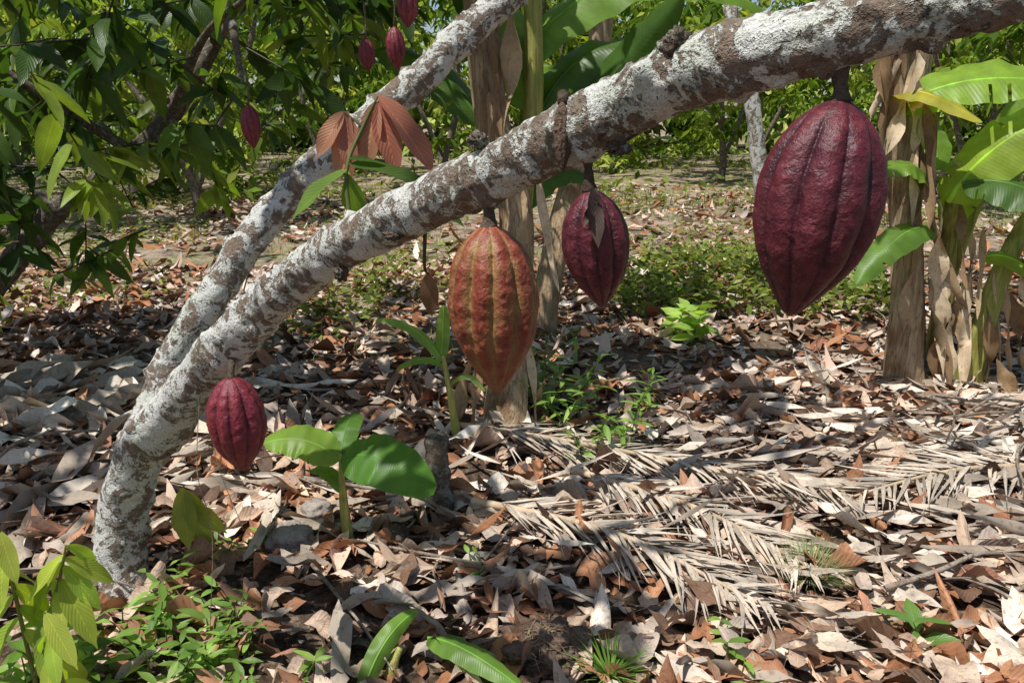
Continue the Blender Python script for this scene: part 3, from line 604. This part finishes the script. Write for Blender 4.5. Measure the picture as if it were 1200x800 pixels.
ds=sheath([((2.1,4.2,1.4),(2.14,4.15,.8)),((2.2,4.2,.9),(2.28,4.1,.3)),((2.05,4.25,1.8),(2.0,4.22,1.3)),((2.3,4.2,.6),(2.38,4.1,.05)),((2.62,4.15,.6),(2.74,4.1,.1)),((2.4,4.2,.5),(2.44,4.12,.05)),((2.7,4.1,.7),(2.85,4.0,.3)),((1.9,4.25,2.0),(1.93,4.2,1.5)),((2.45,4.2,.9),(2.5,4.15,.4)),((2.65,4.1,.3),(2.75,3.95,.02))],102,.06,nk=4)
group('banana_plant',[d1,d2,d3,d4,d5,dl,ds],(2.3,4.3,0))
# ------------------------------------------------------------ yellow-green cacao sapling, lower left
YG=[(.40,.48,.07),(.48,.54,.10),(.30,.42,.06)]
sp_=[]; rr=RS(111)
stemp=[[(-1.19,1.68,-.02),(-1.20,1.68,.35),(-1.21,1.68,.60)],[(-1.19,1.68,.15),(-1.11,1.70,.38),(-1.07,1.70,.50)],[(-1.04,1.55,-.02),(-1.05,1.57,.2),(-1.07,1.58,.40)]]
for i,s_ in enumerate(stemp): sp_.append(tube_c(s_,[.006,.005,.003],(.26,.26,.10)))
pos=[];dd=[]
for P in stemp:
    Q=catmull(P,10)
    for k in range(11):
        q=Q[int((.4+.6*k/10)*(len(Q)-1))]; a=k*2.4+len(pos); pos.append(q); dd.append((math.cos(a)*.6-.05,math.sin(a)*.5,-.9+.45*rr.rand()))
n=len(pos); dd=np.array(dd); nmv=np.c_[dd[:,0]*.8,-np.ones(n)*.6,np.ones(n)*.7]; LL=.11+.09*rr.rand(n)
sp_.append(leaves(pos,dd,nmv,LL,LL*.32,.12,.3,np.array(YG)[rr.choice(3,n)]*(.75+.4*rr.rand(n,1)),12,'cacao',.07,rr))
V,F,C,U=merge(sp_); mesh_obj('cacao_sapling',V,F,M_leaf,C,U)
sp_=[tube_c([(-1.02,2.33,-.01),(-1.03,2.34,.2),(-1.06,2.34,.34)],[.006,.005,.003],(.2,.22,.08))]
lv=[((-1.05,2.33,.33),(.35,-.2,-.8),.2),((-1.06,2.33,.34),(.15,-.4,-.85),.2),((-1.04,2.33,.28),(.7,-.1,-.6),.15),((-1.05,2.33,.3),(-.3,.1,-.8),.17),((-1.04,2.33,.2),(.5,-.3,-.5),.14)]
sp_.append(leaves([a[0] for a in lv],[a[1] for a in lv],[(.3,-1,.5)]*5,[a[2] for a in lv],[a[2]*.4 for a in lv],.1,.3,[(.36,.38,.06)]*5,12,'cacao',.08))
V,F,C,U=merge(sp_); mesh_obj('cacao_sapling',V,F,M_leaf,C,U)
# ------------------------------------------------------------ rocks, husk, stump
lump('rock',(-.79,2.52,.035),.085,1.3,mat=M_rock); lump('rock',(-.75,2.76,.03),.06,2.3,mat=M_rock); lump('rock',(-.90,2.66,.02),.05,3.3,mat=M_rock)
lump('coconut_husk',(.10,1.95,.03),.10,4.3,(1.15,1,.6),.5,2.5,60,mat=M_husk)
lump('coconut_husk',(.95,3.35,.04),.08,5.3,(1.1,1,.7),.5,3,50,mat=M_husk)
lump('soil_clod',(-.42,2.55,.02),.07,6.3,(1,1,.7),.3,3,mat=M_husk); lump('soil_clod',(-1.9,2.9,.04),.10,7.3,(1.3,1,.7),.5,3,mat=M_husk)
r=RS(900); n=170; a=r.rand(n)*6.28; b=r.rand(n)*1.5; nn=np.stack([np.cos(a)*np.sin(b),np.sin(a)*np.sin(b),np.cos(b)],1)
pp=np.array([.10,1.95,.03])+nn*[.105,.09,.055]; d=nrmz(np.cross(nn,rvec(n,r)))+nn*.1
V,F,C,U=leaves(pp,d,nn,.05+.05*r.rand(n),.004,.3,0.,np.array([(.34,.24,.16)])*(.4+.8*r.rand(n,1)),3,'blade',0,r); mesh_obj('coconut_fiber',V,F,M_strip,C,U)
V,F=tube([(-.28,2.80,-.03),(-.285,2.81,.15),(-.29,2.82,.31)],[.06,.048,.042],24,8,lambda C,ring,r,tt,ang:np.array([r*(1+.35*noise.noise(Vector(C+d*r)*22)) for d in ring]))
mesh_obj('dead_stump',V,F,M_bark2)
V,F=merge([tube([(-.80,1.95,.86),(-.82,1.9,.6),(-.80,1.9,.42),(-.84,1.9,.1)],[.0012]*4,5,5,cap=False),tube([(-.72,1.9,.95),(-.75,1.85,.7),(-.70,1.86,.45)],[.001]*3,5,5,cap=False)])
mesh_obj('dry_vine',V,F,M_twig)
# ------------------------------------------------------------ background trees
BC=[(.09,.16,.028),(.15,.23,.04),(.22,.31,.055),(.35,.40,.09)]
def bg_tree(seed,R=2.2,h0=.8,h1=5.2,nc=120):
    r=RS(seed); cs=[]
    while len(cs)<nc:
        p=r.rand(3)*2-1
        if np.linalg.norm(p)>1 or noise.noise(Vector(p*1.8+seed))<-.08: continue
        cs.append((p[0]*R,p[1]*R,(h0+h1)/2+p[2]*(h1-h0)/2))
    V,F,C,U=sprays(cs,17,seed+1,(.18,.34),.42,BC,2,.5,False,.40)
    f=mesh_obj('foliage',V,F,M_far,C,U)
    tp=[]
    tp.append(tube([(0,0,-.2),(.08,.05,.6),(.3,.1,1.4),(.35,.1,2.6),(.3,.0,4)],[.09,.07,.06,.05,.02],10,5,stub_fn))
    tp.append(tube([(.05,.03,.5),(-.3,.1,1.3),(-.8,.1,2.4),(-1.1,0,3.6)],[.05,.045,.04,.02],10,5,stub_fn))
    tp.append(tube([(.3,.1,1.3),(.9,-.3,2.2),(1.3,-.5,3.2)],[.05,.04,.015],8,5,stub_fn))
    V,F=merge(tp); tr_=mesh_obj('trunk',V,F,M_bark2); fd,td=f.data,tr_.data
    bpy.data.objects.remove(f); bpy.data.objects.remove(tr_); return fd,td
protos=[bg_tree(s) for s in (201,202,203)]
r=RS(300)
spots=[(-4.4,11.4,1),(-8.5,11,1.1),(-1.4,16.0,1.0),(4.4,17.0,1.0),(7.0,12.6,.95),(8.8,9.6,1.05),(11.5,14,1.15),(-7,15,1.1),(-11.5,15,1.2),(-4.4,19,1.2),(8.4,17.0,1.1),(1.0,20.5,1.15),(6.3,20.5,1.15),(-8,21,1.3),(11,21,1.3),(-14,21,1.3),(15,19,1.3),(3.2,24,1.3),(-.8,24,1.3)]
for (x,y,s) in spots:
    fd,td=protos[r.randint(3)]
    a=bpy.data.objects.new('foliage',fd); b=bpy.data.objects.new('trunk',td); link(a);link(b)
    e=bpy.data.objects.new('cacao_tree',None); link(e); a.parent=e;b.parent=e
    e.location=(x,y,float(H(x,y))); e.scale=(s,s,s*(.9+.25*r.rand())); e.rotation_euler=(0,0,r.rand()*6.28)
# undergrowth: one mass of shrubs
r=RS(350); cs=[]
for i in range(48):
    y=14+10*r.rand(); x=(r.rand()*2-1)*(3+.9*y); hh=.4+1.3*r.rand()
    if abs(x-2.2)<2.0 and y<18: continue
    for k in range(12): cs.append((x+r.normal()*.6,y+r.normal()*.5,float(H(x,y))+.1+hh*r.rand()))
V,F,C,U=sprays(cs,14,351,(.16,.36),.35,BC,2,.3,False,.42); mesh_obj('undergrowth',V,F,M_far,C,U)
V,F=tube([(2.95,9,-.05),(2.8,9,.6),(2.62,9.05,1.54),(2.3,9.1,2.6)],[.10,.09,.08,.07],12,6,stub_fn)
group('leaning_tree',[mesh_obj('trunk',V,F,M_bark)],(2.95,9,0))
r=RS(400); n=2400
x=-38+76*r.rand(n);y=26+8*r.rand(n);z=H(x,y)+.1+9.5*r.rand(n)**1.25
k=(z<6.0+2.2*np.sin(x*.5)+1.3*np.sin(x*1.3+1))
V,F,C,U=sprays(np.stack([x,y,z],1)[k],22,401,(.4,.8),.9,[(.15,.23,.05),(.24,.32,.08),(.38,.43,.13)],2,.5,False,.5)
mesh_obj('distant_foliage',V,F,M_dist,C,U)
# ------------------------------------------------------------ light, sky, camera
sd=Vector((SX,SY,-1)).normalized()
L=bpy.data.lights.new('sun','SUN'); L.energy=5.0; L.angle=math.radians(.5); L.color=(1,.97,.92)
so=bpy.data.objects.new('sun',L); link(so); so.rotation_euler=sd.to_track_quat('-Z','Y').to_euler()
w=bpy.data.worlds.new('World'); scene.world=w; w.use_nodes=True; nt=w.node_tree
sky=nt.nodes.new('ShaderNodeTexSky'); sky.sky_type='NISHITA'; sky.sun_disc=False
sky.sun_elevation=math.asin(-sd.z); sky.sun_rotation=math.atan2(-sd.x,-sd.y)
bg=nt.nodes['Background']; bg.inputs[1].default_value=.105; nt.links.new(sky.outputs[0],bg.inputs[0])
cam=bpy.data.cameras.new('camera'); cam.lens=28; cam.sensor_width=36; cam.clip_end=500; cam.clip_start=.02
co=bpy.data.objects.new('camera',cam); link(co); co.location=(0,0,1.5); co.rotation_euler=(math.radians(90-16.1),0,0)
scene.camera=co
scene.view_settings.view_transform='Standard'; scene.view_settings.look='None'; scene.view_settings.exposure=0
